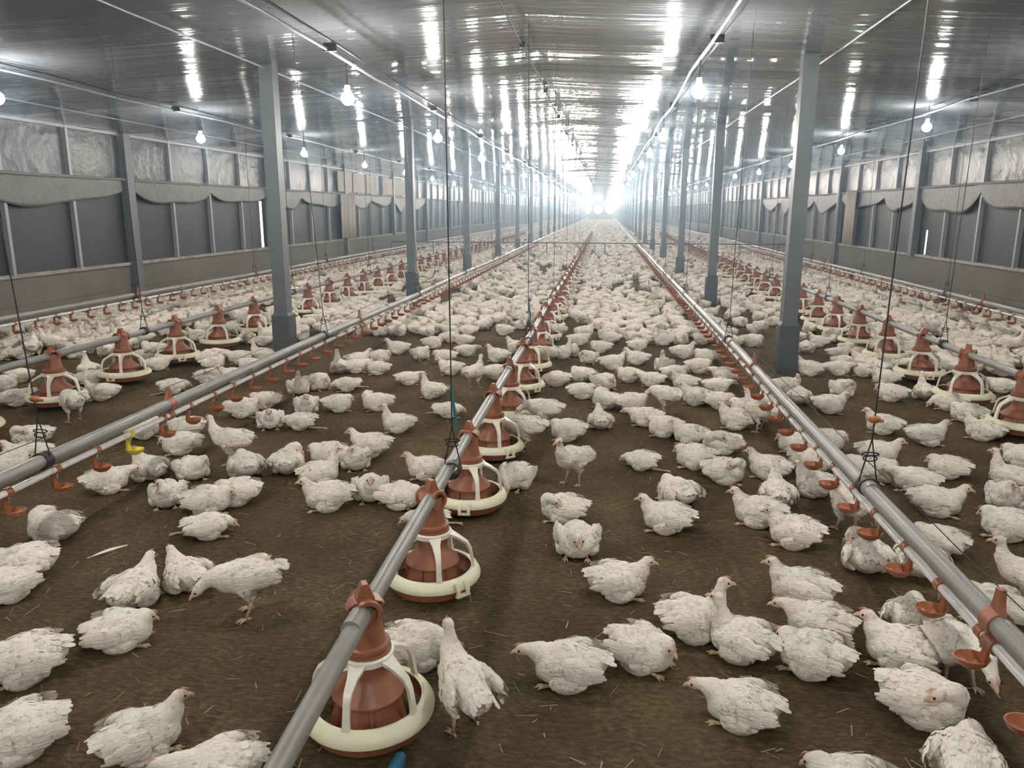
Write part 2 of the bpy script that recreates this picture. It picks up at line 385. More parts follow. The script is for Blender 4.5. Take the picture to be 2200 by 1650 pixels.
for x, ya, nm, z in ROWS:
    n = 0; k = 0; y = ya
    while y < Y1-2:
        o = lamp0 if first else copy_tree(lamp0); first = False
        o.location = (x+rnd.uniform(-.03, .03), y, z+rnd.uniform(-.03, .03))
        if y > 13:
            for ch in o.children:
                if ch.name.startswith('glass_bulb'): ch.data = far_bulb_me
        if y > 2.2:
            if n < 8: tag(o, 'lit white bulb hanging below the ceiling, %s from the camera in the %s row' % (ORD[n], nm), 'lamp', 'bulbs of the %s row' % nm)
            else: tag(o, 'lit white bulb in the tightly spaced distant part of the %s row' % nm, 'lamp', 'distant bulbs of the %s row' % nm)
            n += 1
        else: tag(o, 'lit white bulb of the %s row hanging overhead near the camera' % nm, 'lamp', 'overhead bulbs of the %s row' % nm)
        y += 2.94 if nm != 'outer right' else 3.0
    e = empty('cable_conduit', (x, 0, 0))
    tag(e, 'pale cable conduit running along the ceiling above the %s row of bulbs' % nm, 'conduit', 'ceiling conduits')
    zc = z+.225 if abs(x) < 2 else 2.30
    pts = [(.01*math.sin(yy*1.7+x), yy, zc+.012*math.sin(yy*2.1+x)) for yy in np.arange(Y0, Y1, 1.0)]
    b = MB(); b.tube(pts, .011, 8); build(b, 'pipe', 'conduit', e)
    b = MB(); b.tube([(p[0]+.06, p[1], p[2]+.03) for p in pts], .007, 6); build(b, 'cable', 'cord', e)
    for yy in np.arange(2.0, 40, 2.94):
        b = MB(); b.box(-.013, .068, yy-.008, yy+.008, zc-.013, zc+.035); build(b, 'clip', 'black', e, smooth=False)
e = empty('ridge_seam'); tag(e, 'thin dark rope running down the middle of the ceiling with small clamps', 'rope')
b = MB(); b.tube([(-.08+.01*math.sin(y), y, ceil_z(.08)-.035) for y in np.arange(0, 100, 2.)], .006, 6); build(b, 'rope', 'cord', e)
for y in np.arange(3.9, 40, 2.3):
    b = MB(); b.box(-.10, -.06, y-.015, y+.015, ceil_z(.08)-.05, ceil_z(.08)-.01); build(b, 'clamp', 'black', e, smooth=False)
for sd in (-1, 1):
    for xx in (2.2, 4.9):
        b = MB(); b.tube([(sd*xx+.012*math.sin(y*1.1), y, ceil_z(xx)-.03) for y in np.arange(0, 100, 1.5)], .007, 6)
        o = build(b, 'ceiling_rope', 'conduit'); tag(o, 'pale rope tight under the ceiling %s, %s' % (('over the row of posts' if xx < 3 else 'close to the wall'), 'left side' if sd < 0 else 'right side'), 'rope')

# ------------------------------------------------------------------ feeder lines
PIPE_Z = .338
def flat_bar(mb, pts, w, t, side):
    """bar of rectangular section w x t along pts; side(i) = sideways unit vector"""
    P = [Vector(p) for p in pts]; vs = []
    for i, p in enumerate(P):
        tn = (P[min(i+1, len(P)-1)]-P[max(i-1, 0)]).normalized(); sv = Vector(side); nv = tn.cross(sv).normalized()
        wi = w[i] if isinstance(w, (list, tuple)) else w
        vs += [p+sv*wi/2+nv*t/2, p-sv*wi/2+nv*t/2, p-sv*wi/2-nv*t/2, p+sv*wi/2-nv*t/2]
    fs = [(4*i+k, 4*i+(k+1) % 4, 4*i+4+(k+1) % 4, 4*i+4+k) for i in range(len(P)-1) for k in range(4)]
    fs += [(3, 2, 1, 0), tuple(4*(len(P)-1)+k for k in range(4))]
    mb.add(vs, fs)
def make_pan(n=44):
    e = empty('feeder_pan')
    b = MB(); b.lathe([(.001, .012), (.11, .010), (.142, .022), (.154, .050), (.157, .062), (.151, .062), (.138, .03), (.11, .018), (.001, .020)], n)
    build(b, 'dish', 'orange', e)
    b = MB(); b.lathe([(.001, .034), (.06, .036), (.11, .030), (.138, .034)], n); build(b, 'feed', 'feed', e)
    b = MB(); b.lathe([(.164, .056), (.165, .066), (.156, .082), (.140, .092), (.132, .090), (.133, .084), (.146, .076), (.154, .062), (.158, .056)], n, close=True)
    rg = build(b, 'rim_ring', 'ring', e); rg['label'] = 'pale yellow ring'
    b = MB(); lug = math.radians(-62)
    d = Vector((math.cos(lug), math.sin(lug), 0)); t = Vector((-d.y, d.x, 0))
    for s in (-1, 1):
        c = d*.159+t*s*.019
        flat_bar(b, [c+Vector((0, 0, .085)), c+d*.012+Vector((0, 0, .062)), c+d*.010+Vector((0, 0, .040))], .013, .008, t)
    flat_bar(b, [d*.169+t*.026+Vector((0, 0, .042)), d*.169-t*.026+Vector((0, 0, .042))], .014, .008, d)
    build(b, 'lug', 'ring', rg)
    g = MB(); g.lathe([(.066, .205), (.067, .220), (.058, .226), (.056, .216), (.058, .206)], n, close=True); gr = build(g, 'grille_collar', 'ivory', e)
    for k in range(5):
        a = math.radians(-123+72*k); d = Vector((math.cos(a), math.sin(a), 0)); t = Vector((-d.y, d.x, 0)); b = MB()
        prof = [(.140, .086), (.136, .12), (.130, .155), (.118, .178), (.09, .197), (.062, .212)]
        flat_bar(b, [d*r+Vector((0, 0, z)) for r, z in prof], [.020, .016, .016, .020, .026, .042], .009, t)
        build(b, 'grille_arm', 'ivory', gr)
    b = MB(); b.lathe([(.046, .215), (.048, .168), (.054, .152), (.086, .121), (.091, .112), (.090, .106), (.076, .104)], n); cn = build(b, 'inner_cone', 'orange', e)
    b = MB(); b.lathe([(.074, .106), (.080, .075), (.095, .042), (.091, .038)], n)
    for k in range(6):
        a = 2*PI*k/6+.4; d = Vector((math.cos(a), math.sin(a), 0)); t = Vector((-d.y, d.x, 0))
        flat_bar(b, [d*.080+Vector((0, 0, .102)), d*.086+Vector((0, 0, .07)), d*.099+Vector((0, 0, .040))], .005, .012, t)
    build(b, 'skirt', 'orange', cn)
    b = MB(); b.lathe([(.050, .200), (.062, .204), (.063, .212), (.056, .214), (.056, .219), (.061, .221), (.061, .229), (.055, .231), (.055, .236), (.059, .238), (.058, .246), (.048, .250), (.042, .285), (.040, .315), (.038, .345)], n)
    nk = build(b, 'drop_neck', 'orange', e)
    b = MB(); pr_ = [(.0245, -.042), (.034, -.042), (.036, -.034), (.031, -.028), (.031, .028), (.036, .034), (.034, .042), (.0245, .042)]
    n2_ = 24; vs = [(r*math.cos(2*PI*q/n2_), yy, PIPE_Z+r*math.sin(2*PI*q/n2_)) for r, yy in pr_ for q in range(n2_)]
    b.add(vs, [(i*n2_+q, i*n2_+(q+1) % n2_, ((i+1) % 8)*n2_+(q+1) % n2_, ((i+1) % 8)*n2_+q) for i in range(8) for q in range(n2_)])
    for s in (-1, 1):
        flat_bar(b, [(s*.020, 0, PIPE_Z+.026), (s*.036, 0, PIPE_Z+.018), (s*.046, 0, PIPE_Z+.004)], [.05, .040, .020], .005, (0, 1, 0))
    flat_bar(b, [(0, 0, PIPE_Z+.018), (0, .0, PIPE_Z+.036), (0, 0, PIPE_Z+.062), (0, 0, PIPE_Z+.067)], [.056, .038, .020, .013], .026, (1, 0, 0))
    build(b, 'pipe_clamp', 'orange', e)
    return e
pan0 = make_pan(); note_kids(pan0)
# light single-mesh pan for the far stretch
b = MB(); b.lathe([(.001, .012), (.15, .022), (.166, .066)], 14); b.lathe([(.092, .04), (.083, .1), (.045, .165), (.040, .3), (.033, .345), (.028, .385), (.001, .395)], 10)
far_or = build(b, 'feeder_pan', 'orange')
b2 = MB(); b2.lathe([(.174, .058), (.166, .086), (.142, .094)], 14)
for k in range(5):
    a = math.radians(-123+72*k); b2.tube([(.148*math.cos(a), .148*math.sin(a), .09), (.136*math.cos(a), .136*math.sin(a), .155), (.06*math.cos(a), .06*math.sin(a), .212)], .008, 4)
me = far_or.data; nv, nf = len(b.v), len(b.f)
mm = D.meshes.new('far_pan'); mm.from_pydata(b.v+b2.v, [], b.f+[tuple(i+nv for i in f) for f in b2.f]); mm.materials.append(M['orange']); mm.materials.append(M['ring'])
for p in mm.polygons:
    p.use_smooth = True
    if p.index >= nf: p.material_index = 1
far_or.data = mm
PANS = {'centre': (.014, 1.685, 1), 'left': (-3.03, 4.60-.75, 0), 'right': (3.055, 5.461-.75, 0)}
used = usedf = False
PANY = {}
for nm, (x, ya, _) in PANS.items():
    PANY[nm] = []
    for k in range(60):
        y = ya+.75*k
        if y > 36: break
        PANY[nm].append(y)
        if y < 17:
            o = copy_tree(pan0) if used else pan0; used = True
        else:
            o = far_or.copy() if usedf else far_or
            if usedf: COL.objects.link(o)
            usedf = True
        o.location = (x, y, 0 if nm == 'centre' else .02); o.scale = (1.02, 1.02, 1) if nm == 'centre' else (1.14, 1.14, 1)
        o.rotation_euler = (0, 0, [.49, .95, -.25, -.3, .2, .5, -.15][k % 7])
        for q in [z_ for ch in o.children for z_ in ch.children if z_.name.startswith('lug')]: q.rotation_euler = (0, 0, [3.3, -.6, -.2, .5, 1.6, -.2, .1][k % 7])
        if k < 15: tag(o, 'orange feeder pan with pale ring, %s from the camera on the %s feed line' % (ORD[k], nm), 'feeder', 'feeder pans of the %s line' % nm)
        else: tag(o, 'small distant feeder pan far along the %s feed line' % nm, 'feeder', 'distant feeder pans of the %s line' % nm)
    b = MB(); ys = np.arange(-1.5 if nm == 'centre' else 1.0, 105, .75)
    e = empty('feed_pipe', (x, 0, 0)); tag(e, {'centre': 'grey feed pipe of the centre line, running from below the camera through its pans', 'left': 'grey feed pipe of the line between left posts and left wall', 'right': 'grey feed pipe of the line between right posts and right wall'}[nm], 'pipe')
    pz = PIPE_Z + (0 if nm == 'centre' else .02)
    b.tube([(.004*math.sin(y*1.3), y, pz+.003*math.sin(y*.9)-.05*max(0, 1.7-y)) for y in ys], .0235, 16); build(b, 'tube', 'pvc', e)
    for y in np.arange(ya-.082, 30, 3.0):
        b = MB(); b.tube([(0, y-.03, pz), (0, y+.04, pz)], .0255, 16); build(b, 'coupling', 'pvc', e)

# ------------------------------------------------------------------ drinker lines
GZ, WZ = .372, .316
def cup_meshes(s, m):
    b = MB()
    vs = []; n = 16
    prof = [(.001, -.006), (.018, -.005), (.030, .005), (.037, .020), (.034, .020), (.027, .008), (.014, .000), (.001, -.001)]
    b.lathe(prof, n); b.v = [(x_*1.15+.016, y_*.92, z_+WZ-.085) for x_, y_, z_ in b.v]
    flat_bar(b, [(-.010, 0, WZ-.010), (-.014, 0, WZ-.045), (-.010, 0, WZ-.078)], [.026, .021, .03], .009, (0, 1, 0))
    c = MB(); pr_ = [(.0135, -.014), (.018, -.014), (.018, .014), (.0135, .014)]
    vs = [(r*math.cos(2*PI*q/12), yy, WZ+r*math.sin(2*PI*q/12)) for r, yy in pr_ for q in range(12)]
    c.add(vs, [(i*12+q, i*12+(q+1) % 12, ((i+1) % 4)*12+(q+1) % 12, ((i+1) % 4)*12+q) for i in range(4) for q in range(12)])
    nn = MB(); nn.lathe([(.001, -.040), (.003, -.038), (.003, -.028), (.006, -.026), (.006, -.012)], 8, (0.0, 0, WZ))
    for q in (b, c, nn): q.v = [(x_*s, y_, z_) for x_, y_, z_ in q.v]
    def mk(q, nm, m_):
        me = D.meshes.new(nm); me.from_pydata(q.v, [], q.f); me.materials.append(M[m_])
        bm = bmesh.new(); bm.from_mesh(me); bmesh.ops.recalc_face_normals(bm, faces=bm.faces); bm.to_mesh(me); bm.free(); smooth_by_angle(me); return me
    return mk(b, 'drip_cup', m), mk(c, 'saddle_clip', m), mk(nn, 'nipple', 'steel')
CUPS = {s: cup_meshes(s, 'cup') for s in (-1, 1)}; YCUP = cup_meshes(1, 'yellow')
def bracket(e, y, s):
    b = MB()
    for zc, r in ((GZ, .032), (WZ, .019)):
        pr_ = [(r-.006, -.022), (r, -.022), (r, .022), (r-.006, .022)]
        vs = [(rr*math.cos(2*PI*q/18), y+yy, zc+rr*math.sin(2*PI*q/18)) for rr, yy in pr_ for q in range(18)]
        b.add(vs, [(i*18+q, i*18+(q+1) % 18, ((i+1) % 4)*18+(q+1) % 18, ((i+1) % 4)*18+q) for i in range(4) for q in range(18)])
    flat_bar(b, [(0, y, GZ+.026), (0, y, GZ+.05), (0, y, GZ+.085)], [.05, .03, .018], .016, (0, 1, 0))
    build(b, 'bracket', 'orange', e)
LINES = [('drinker line between centre feed line and left posts', -1.51, 2.357-.245*5, .245, 1, 3.412, 24.5),
         ('drinker line between centre feed line and right posts', 1.51, 1.777-.2475*2, .2475, -1, 1.738, 24.5),
         ('drinker line close along the left wall', -4.56, 4.4, .25, 1, 5.0, 22),
         ('drinker line close along the right wall', 4.56, 5.2, .25, -1, 5.6, 22)]
for txt, x, ya, st, s, yb, ymax in LINES:
    e = empty('drinker_line', (x, 0, 0)); tag(e, 'grey and white nipple '+txt, 'drinker', 'nipple drinker lines')
    ys = np.arange(-.5 if abs(x) < 2 else 3, 105, .8)
    b = MB(); b.tube([(.004*math.sin(y*1.1+x), y, GZ+.004*math.sin(y*.8+x)) for y in ys], .0262, 16); build(b, 'support_pipe', 'pvc', e)
    b = MB(); b.tube([(.004*math.sin(y*1.1+x), y, WZ+.004*math.sin(y*.8+x)) for y in ys], .0125, 12); w_ = build(b, 'water_pipe', 'white_pvc', e); w_['label'] = 'thin white water pipe under the grey one'
    b = MB(); b.tube([(0, y, GZ+.085+.004*math.sin(y*6)) for y in np.arange(ys[0], 60, .4)], .0016, 5); build(b, 'anti_perch_wire', 'cord', e)
    k = 0; y = ya
    while y < ymax and k < 96:
        yel = abs(y-3.10) < .1 and x == -1.51
        a, c, n_ = YCUP if yel else CUPS[s]
        yo = y + (rnd.uniform(-.012, .012))
        o = put('drip_cup', a, e, (0, yo, 0)); put('saddle_clip', c, o)
        if y < 9: put('nipple', n_, o)
        if yel: o['label'] = 'yellow drip cup'
        y += st; k += 1
    for y in np.arange(yb, 30, 3.0): bracket(e, y, s)
    for y in np.arange(yb+.9, 20, 3.0):
        b = MB(); b.tube([(0, y-.05, GZ), (0, y+.05, GZ)], .029, 16); build(b, 'coupling', 'pvc', e)

# suspension cords from the ceiling down to the lines
def cord(x, y, ztop, zpipe, nm, top, kind=0, lean=0.):
    e = empty('suspension_cord', (x, y, zpipe)); tag(e, nm, 'cord', 'cords holding up feed and drinker lines')
    h = ceil_z(top)-zpipe
    b = MB(); b.tube([(0, 0, .16), (lean*.3, 0, h*.4), (lean, 0, h)], .0026, 6); build(b, 'rope', 'cord', e)
    b = MB()
    for s in (-1, 1): b.tube([(0, 0, .17), (s*.028, s*.002, .03), (s*.03, 0, .0)], .0024, 6)
    b.tube([(.024*math.cos(a), .0, .10+.010*math.sin(a)) for a in np.linspace(0, 2*PI, 10)], .0024, 5, cap=False)
    b.tube([(.03*math.cos(a), .004, .115+.006*math.sin(a)) for a in np.linspace(0, 2*PI, 10)], .0024, 5, cap=False)
    build(b, 'sling', 'cord', e)
    b = MB(); pr_ = [(.0265, -.02), (.034, -.02), (.034, .02), (.0265, .02)]
    vs = [(rr*math.cos(2*PI*q/18), yy, rr*math.sin(2*PI*q/18)) for rr, yy in pr_ for q in range(18)]
    b.add(vs, [(i*18+q, i*18+(q+1) % 18, ((i+1) % 4)*18+(q+1) % 18, ((i+1) % 4)*18+q) for i in range(4) for q in range(18)])
    build(b, 'hanger', 'black', e)
    if kind == 1:
        b = MB(); b.tube([(.012, 0, .15), (.016, 0, .20), (.006, 0, .26), (.003, 0, .33)], [.004, .007, .006, .003], 8); q = build(b, 'cord_end', 'teal', e); q['label'] = 'frayed teal cord end'
    if kind == 2:
        b = MB(); b.ball((0, 0, .24), (.022, .012, .014), 10, 6); b.tube([(0, 0, .24), (.03, 0, .235)], .006, 6); build(b, 'rope_tensioner', 'cup', e)
for k in range(6): cord(.03, 2.735+2.95*k, 0, PIPE_Z, 'black cord holding up the centre feed line, %s cord from the camera' % ORD[k], .03, 1 if k < 2 else 0, -.01)
for k in range(5): cord(-1.51, 2.546+3.0*k, 0, GZ, 'black cord holding the drinker line beside the left posts, %s from the camera' % ORD[k], 1.5, 2 if k == 0 else 0, -.12)
for k in range(5): cord(1.51, 2.648+3.1*k, 0, GZ, 'black cord holding the drinker line beside the right posts, %s from the camera' % ORD[k], 1.5, 2 if k == 0 else 0, .03)
for k in range(4): cord(-3.03, 5.65+3*k, 0, PIPE_Z+.02, 'dark cord holding the left feed line, %s from the camera' % ORD[k], 3, 0, -.03)
for k in range(4): cord(3.055, 5.85+3*k, 0, PIPE_Z+.02, 'dark cord holding the right feed line, %s from the camera' % ORD[k], 3, 0, .03)
for k in range(4): cord(-4.56, 7.93+3*k, 0, GZ, 'dark cord holding the drinker line along the left wall, %s from the camera' % ORD[k], 4.5, 0, 0)
for k in range(4): cord(4.56, 9.5+3*k, 0, GZ, 'dark cord holding the drinker line along the right wall, %s from the camera' % ORD[k], 4.5, 0, 0)

# low wire fence across the house
e = empty('wire_fence', (0, 21.5, 0)); tag(e, 'low dark wire fence stretched across the whole house among the far chickens', 'fence')
b = MB(); b.tube([(-5.4, 0, .42), (5.5, 0, .42)], .016, 8); build(b, 'top_rail', 'wire', e)
for x in (-5.4, -4.2, -2.9, -1.0, .6, 2.9, 4.2, 5.5):
    b = MB(); b.tube([(x, 0, -.02), (x, 0, .42)], .014, 8); build(b, 'fence_leg', 'wire', e)
b = MB()
for z in (.2,): b.tube([(-5.4, 0, z), (5.5, 0, z)], .003, 4)
build(b, 'lower_wire', 'wire', e)

# ------------------------------------------------------------------ chickens
def ell(c, r, rot=(0, 0, 0)): return ('e', c, r, rot)
def cap(pts, rad):
    out = []
    for i in range(len(pts)-1):
        a, b_ = Vector(pts[i]), Vector(pts[i+1]); n = max(2, int((b_-a).length/.010))
        for k in range(n+1):
            t = k/n; out.append(ell(tuple(a.lerp(b_, t)), (rad[i]*(1-t)+rad[i+1]*t,)*3))
    return out
R = math.radians
def sit_body(z=0., fat=1., wing_drop=0., low=0.):
    return [ell((-.002, 0, .070+z), (.100, .086*fat, .072-low), (0, R(-5), 0)), ell((.050, 0, .067+z), (.060, .070*fat, .063-low)),
            ell((-.078, 0, .076+z), (.050, .058*fat, .048-low*.6)),
            ell((-.104, 0, .090+z), (.034, .036, .024), (0, R(30), 0)),
            ell((.0, .068, .034+z), (.060, .028, .034)), ell((.0, -.068, .034+z), (.060, .028, .034)),
            ell((-.012, .074*fat, .082+z-wing_drop), (.074, .018, .040), (R(8), R(8), R(-14))), ell((-.012, -.074*fat, .082+z-wing_drop*.3), (.074, .018, .040), (R(-8), R(8), R(14)))]
HS = 1.17
def head_at(p, d, s=HS):
    p = Vector(p); d = Vector(d).normalized()
    return [ell(tuple(p), (.0235*s, .0175*s, .0195*s), ('dir', tuple(d))), ell(tuple(p+d*.012*s-Vector((0, 0, .004))), (.014*s, .0115*s, .012*s), ('dir', tuple(d)))]
# pose: (shapes, head point, head direction, legs)
POSES = {}
def pose(nm, shapes, hp, hd, legs=None): POSES[nm] = (shapes+head_at(hp, hd), hp, hd, legs)
pose('sit', sit_body()+cap([(.060, 0, .088), (.090, 0, .118), (.100, 0, .142), (.108, 0, .155)], [.052, .037, .026, .022]), (.117, 0, .161), (1, 0, -.18))
pose('tall', sit_body()+cap([(.058, 0, .090), (.080, 0, .13), (.087, 0, .178), (.092, 0, .205)], [.052, .036, .024, .019]), (.100, 0, .213), (1, .15, -.05))
pose('tuck', sit_body(fat=1.05)+cap([(.060, 0, .085), (.080, 0, .106), (.092, 0, .116)], [.052, .038, .026]), (.102, .006, .110), (.9, .25, -.65))
pose('look', sit_body()+cap([(.060, 0, .085), (.084, 0, .12), (.087, .006, .146), (.086, .012, .160)], [.052, .036, .024, .019]), (.085, .018, .167), (.25, 1, -.2))
pose('preen', sit_body(fat=1.05)+cap([(.060, 0, .088), (.082, .018, .12), (.072, .046, .140), (.048, .064, .136)], [.052, .036, .025, .020]), (.036, .070, .130), (-.8, .3, -.45))
pose('reach', sit_body(low=.004)+cap([(.060, 0, .082), (.096, 0, .102), (.124, 0, .114), (.140, 0, .115)], [.052, .036, .025, .020]), (.152, 0, .113), (1, 0, -.28))
pose('peck', sit_body()+cap([(.060, 0, .075), (.100, 0, .078), (.128, .01, .055)], [.052, .033, .022]), (.136, .012, .042), (.6, .1, -.8))
lie = sit_body(fat=1.12, low=.014, wing_drop=.02)
pose('lie', lie+cap([(.060, 0, .072), (.094, -.008, .084), (.118, -.012, .078)], [.048, .033, .022]), (.127, -.012, .070), (.9, -.1, -.5), 'stretch')
def stand_body(pitch=0.):
    z = .088
    sb = [ell((-.005, 0, .078+z), (.112, .068, .066), (0, R(-8), 0)), ell((.058, 0, .088+z), (.058, .058, .056)), ell((-.085, 0, .074+z), (.056, .050, .044)),
          ell((-.118, 0, .092+z), (.038, .034, .022), (0, R(24), 0)),
          ell((-.022, .064, .090+z), (.088, .014, .040), (R(8), R(4), R(-12))), ell((-.022, -.064, .090+z), (.088, .014, .040), (R(-8), R(4), R(12)))]
    for s in (-1, 1): sb += cap([(.0, s*.040, .050+z), (-.012, s*.042, .012+z), (-.024, s*.042, -.008+z)], [.036, .022, .010])
    return sb
zz = .088
pose('stand', stand_body()+cap([(.075, 0, .10+zz), (.108, 0, .135+zz), (.116, 0, .175+zz), (.122, 0, .20+zz)], [.048, .032, .021, .018]), (.130, 0, .207+zz), (1, .1, -.15), 'stand')
pose('standpeck', stand_body()+cap([(.075, 0, .095+zz), (.120, 0, .095+zz), (.158, .0, .07+zz)], [.048, .031, .021]), (.168, 0, .058+zz), (.8, 0, -.6), 'stand')
pose('drink', stand_body()+cap([(.070, 0, .10+zz), (.098, 0, .14+zz), (.108, 0, .185+zz)], [.048, .030, .019]), (.112, 0, .197+zz), (.65, 0, .75), 'stand')

def vnoise(p, seed, freq):
    rs = np.random.default_rng(seed); k = rs.normal(size=(7, 3))*freq; ph = rs.uniform(0, 6.28, 7)
    return np.sin(p @ k.T + ph).sum(1)/7
def chicken_meshes(nm, voxel, seed):
    shapes, hp, hd, legs = POSES[nm]
    bm = bmesh.new()
    for _, c, r, rot in shapes:
        if rot and rot[0] == 'dir':
            q = Vector(rot[1]).to_track_quat('X', 'Z').to_matrix().to_4x4()
        else:
            q = Matrix.Rotation(rot[2], 4, 'Z') @ Matrix.Rotation(rot[1], 4, 'Y') @ Matrix.Rotation(rot[0], 4, 'X')
        bmesh.ops.create_icosphere(bm, subdivisions=3 if max(r) > .03 else 2, radius=1., matrix=Matrix.Translation(c) @ q @ Matrix.Diagonal((*r, 1)))
    me = D.meshes.new('raw'); bm.to_mesh(me); bm.free()
    o = D.objects.new('raw', me); COL.objects.link(o)
    md = o.modifiers.new('r', 'REMESH'); md.mode = 'VOXEL'; md.voxel_size = voxel
    dg = bpy.context.evaluated_depsgraph_get(); dg.update()
    m2 = D.meshes.new_from_object(o.evaluated_get(dg))
    D.objects.remove(o); D.meshes.remove(me)
    bm = bmesh.new(); bm.from_mesh(m2)
    for _ in range(2): bmesh.ops.smooth_vert(bm, verts=bm.verts, factor=.5, use_axis_x=True, use_axis_y=True, use_axis_z=True)
    bm.normal_update()
    P = np.array([v.co for v in bm.verts]); N_ = np.array([v.normal for v in bm.verts])
    hv = np.array(hp); dh = np.linalg.norm(P-hv, axis=1)
    headw = np.clip((.055-dh)/.03, 0, 1)
    # tailward flow, up the neck towards the body
    T = np.tile(np.array([-1., 0, -.12]), (len(P), 1))
    bc = np.array([.045, 0, .075 + (zz if legs == 'stand' else 0)])
    nk = np.clip((P[:, 0]-.055)/.03, 0, 1)*np.clip((P[:, 2]-bc[2]-.01)/.02, 0, 1)
    T = T*(1-nk[:, None]) + (bc-P)/np.maximum(np.linalg.norm(bc-P, axis=1), 1e-4)[:, None]*nk[:, None]
    T -= N_*np.sum(T*N_, 1)[:, None]; T /= np.maximum(np.linalg.norm(T, axis=1), 1e-5)[:, None]
    B = np.cross(N_, T)
    rs = np.random.default_rng(seed)
    zb = bc[2]
    wing = (np.abs(P[:, 1]) > .058) & (P[:, 2] > zb-.03) & (P[:, 0] < .05)
    tail = P[:, 0] < -.095
    disp = np.zeros(len(P))
    for s in rs.permutation(len(P))[:760]:
        if headw[s] > .35: continue
        big = wing[s] or tail[s]
        Ln = rs.uniform(.040, .062) if big else rs.uniform(.018, .030)
        Wd = rs.uniform(.008, .012) if big else rs.uniform(.010, .016)
        hgt = rs.uniform(.0036, .0062) if big else rs.uniform(.0022, .0044)
        if headw[s] > .02 or nk[s] > .6: hgt *= .45; Ln *= .7
        d = P-P[s]; a = d @ T[s]; bb = d @ B[s]; nn = d @ N_[s]
        inn = (a > 0) & (a < Ln) & (np.abs(nn) < .02)
        t = np.clip(a/Ln, 0, 1)
        wloc = Wd*np.sqrt(np.clip(1-np.maximum(0, (t-.55)/.45)**2, 0, 1))*np.clip(.35+t*1.5, 0, 1)
        inn &= np.abs(bb) < wloc
        disp[inn] = np.maximum(disp[inn], (hgt*(.25+.75*t)*(1-.35*(np.abs(bb)/np.maximum(wloc, 1e-4))**2))[inn])
    disp += .0035*vnoise(P, seed+3, 42)*(1-headw) + .0012*vnoise(P, seed+9, 130)*(1-headw*.8)
    rag = np.clip((-.100-P[:, 0])/.03, 0, 1)*.006*vnoise(P*np.array([.2, 1, 1]), seed+5, 420)   # frayed tail end
    for v, p_, n_, d_, t_, g_ in zip(bm.verts, P, N_, disp, T, rag): v.co = Vector(p_+n_*d_+t_*g_)
    if not (legs == 'stand'):
        for v in bm.verts:
            if v.co.z < .004: v.co.z = .004*.3+v.co.z*.2
    bm.to_mesh(m2); bm.free()
    bare = np.clip(1-np.linalg.norm((P-np.array([-.03, 0, zb-.045]))*np.array([1/.07, 0, 1/.030]), axis=1), 0, 1)*(np.abs(P[:, 1]) > .03)
    bare = np.clip(bare*1.6*(.6+.6*vnoise(P, seed+1, 50)), 0, 1)
    for an, arr in (('head', np.clip((.034-np.linalg.norm(P-(hv+np.array(Vector(hd).normalized())*.012), axis=1))/.022, 0, 1)), ('bare', bare)):
        at = m2.attributes.new(an, 'FLOAT', 'POINT'); at.data.foreach_set('value', arr.astype(np.float32))
    m2.polygons.foreach_set('use_smooth', [True]*len(m2.polygons)); m2.name = 'chicken_'+nm
    m2.materials.clear(); m2.materials.append(M['plumage'])
    # feather cards: laid on the finished surface, pointing tailwards
    P2 = np.empty(len(m2.vertices)*3, np.float32); m2.vertices.foreach_get('co', P2); P2 = P2.reshape(-1, 3)
    def card(mb, p, n, t, L_, w_, lift, curl=.12):
        p, n, t = Vector(p), Vector(n), Vector(t); sdv = n.cross(t).normalized(); q = p + n*.0005; d_ = (t*math.cos(lift)+n*math.sin(lift)).normalized(); vs = []
        prof_ = (.35, .85, 1.0, .92, .45)
        for i_, f_ in enumerate(prof_):
            u_ = i_/4; c_ = q + d_*L_*u_ - n*curl*L_*u_*u_*.8; jag = rs.uniform(.85, 1.1)
            vs += [c_-sdv*w_*f_*jag-n*.0022*f_, c_+n*.0012, c_+sdv*w_*f_*rs.uniform(.85, 1.1)-n*.0022*f_]
        o_ = len(mb.v); mb.add(vs, [x_ for i_ in range(4) for x_ in ((3*i_, 3*i_+3, 3*i_+4, 3*i_+1), (3*i_+1, 3*i_+4, 3*i_+5, 3*i_+2))])
    cards = []
    def finish(mb, nm_):
        me_ = D.meshes.new(nm_); me_.from_pydata(mb.v, [], mb.f); me_.materials.append(M['plumage'])
        for p__ in me_.polygons: p__.use_smooth = True
        cards.append((nm_, me_))
    for s in (-1, 1):
        wg = MB()
        side_ = np.where(P2[:, 1]*s > .02)[0]
        for row, nrow, L_, w_, lf in ((0, 4, .034, .012, .10), (1, 5, .040, .013, .12), (2, 5, .052, .012, .10), (3, 5, .066, .010, .07)):
            for k_ in range(nrow):
                u_, v__ = row/3, (k_+.5)/nrow
                tx = .044-.095*u_+rs.uniform(-.005, .005)-.012*abs(v__-.4); tz = zb+.046-.066*v__-.004*u_+rs.uniform(-.004, .004)
                cd_ = side_[np.argsort((P2[side_, 0]-tx)**2+(P2[side_, 2]-tz)**2)[:10]]
                i_ = cd_[np.argmax(P2[cd_, 1]*s)]
                tt = T[i_]+np.array([0, -s*.10*u_, .20*(v__-.35)]); tt /= np.linalg.norm(tt)
                card(wg, P2[i_]+N_[i_]*(.0035-.0006*row), N_[i_], tt, L_*rs.uniform(.9, 1.12), w_*rs.uniform(.9, 1.1), lf*rs.uniform(.5, 1.4))
        finish(wg, 'wing')
    tl = MB(); rear = np.where(P2[:, 0] < P2[:, 0].min()+.045)[0]; zr = P2[rear, 2].max()
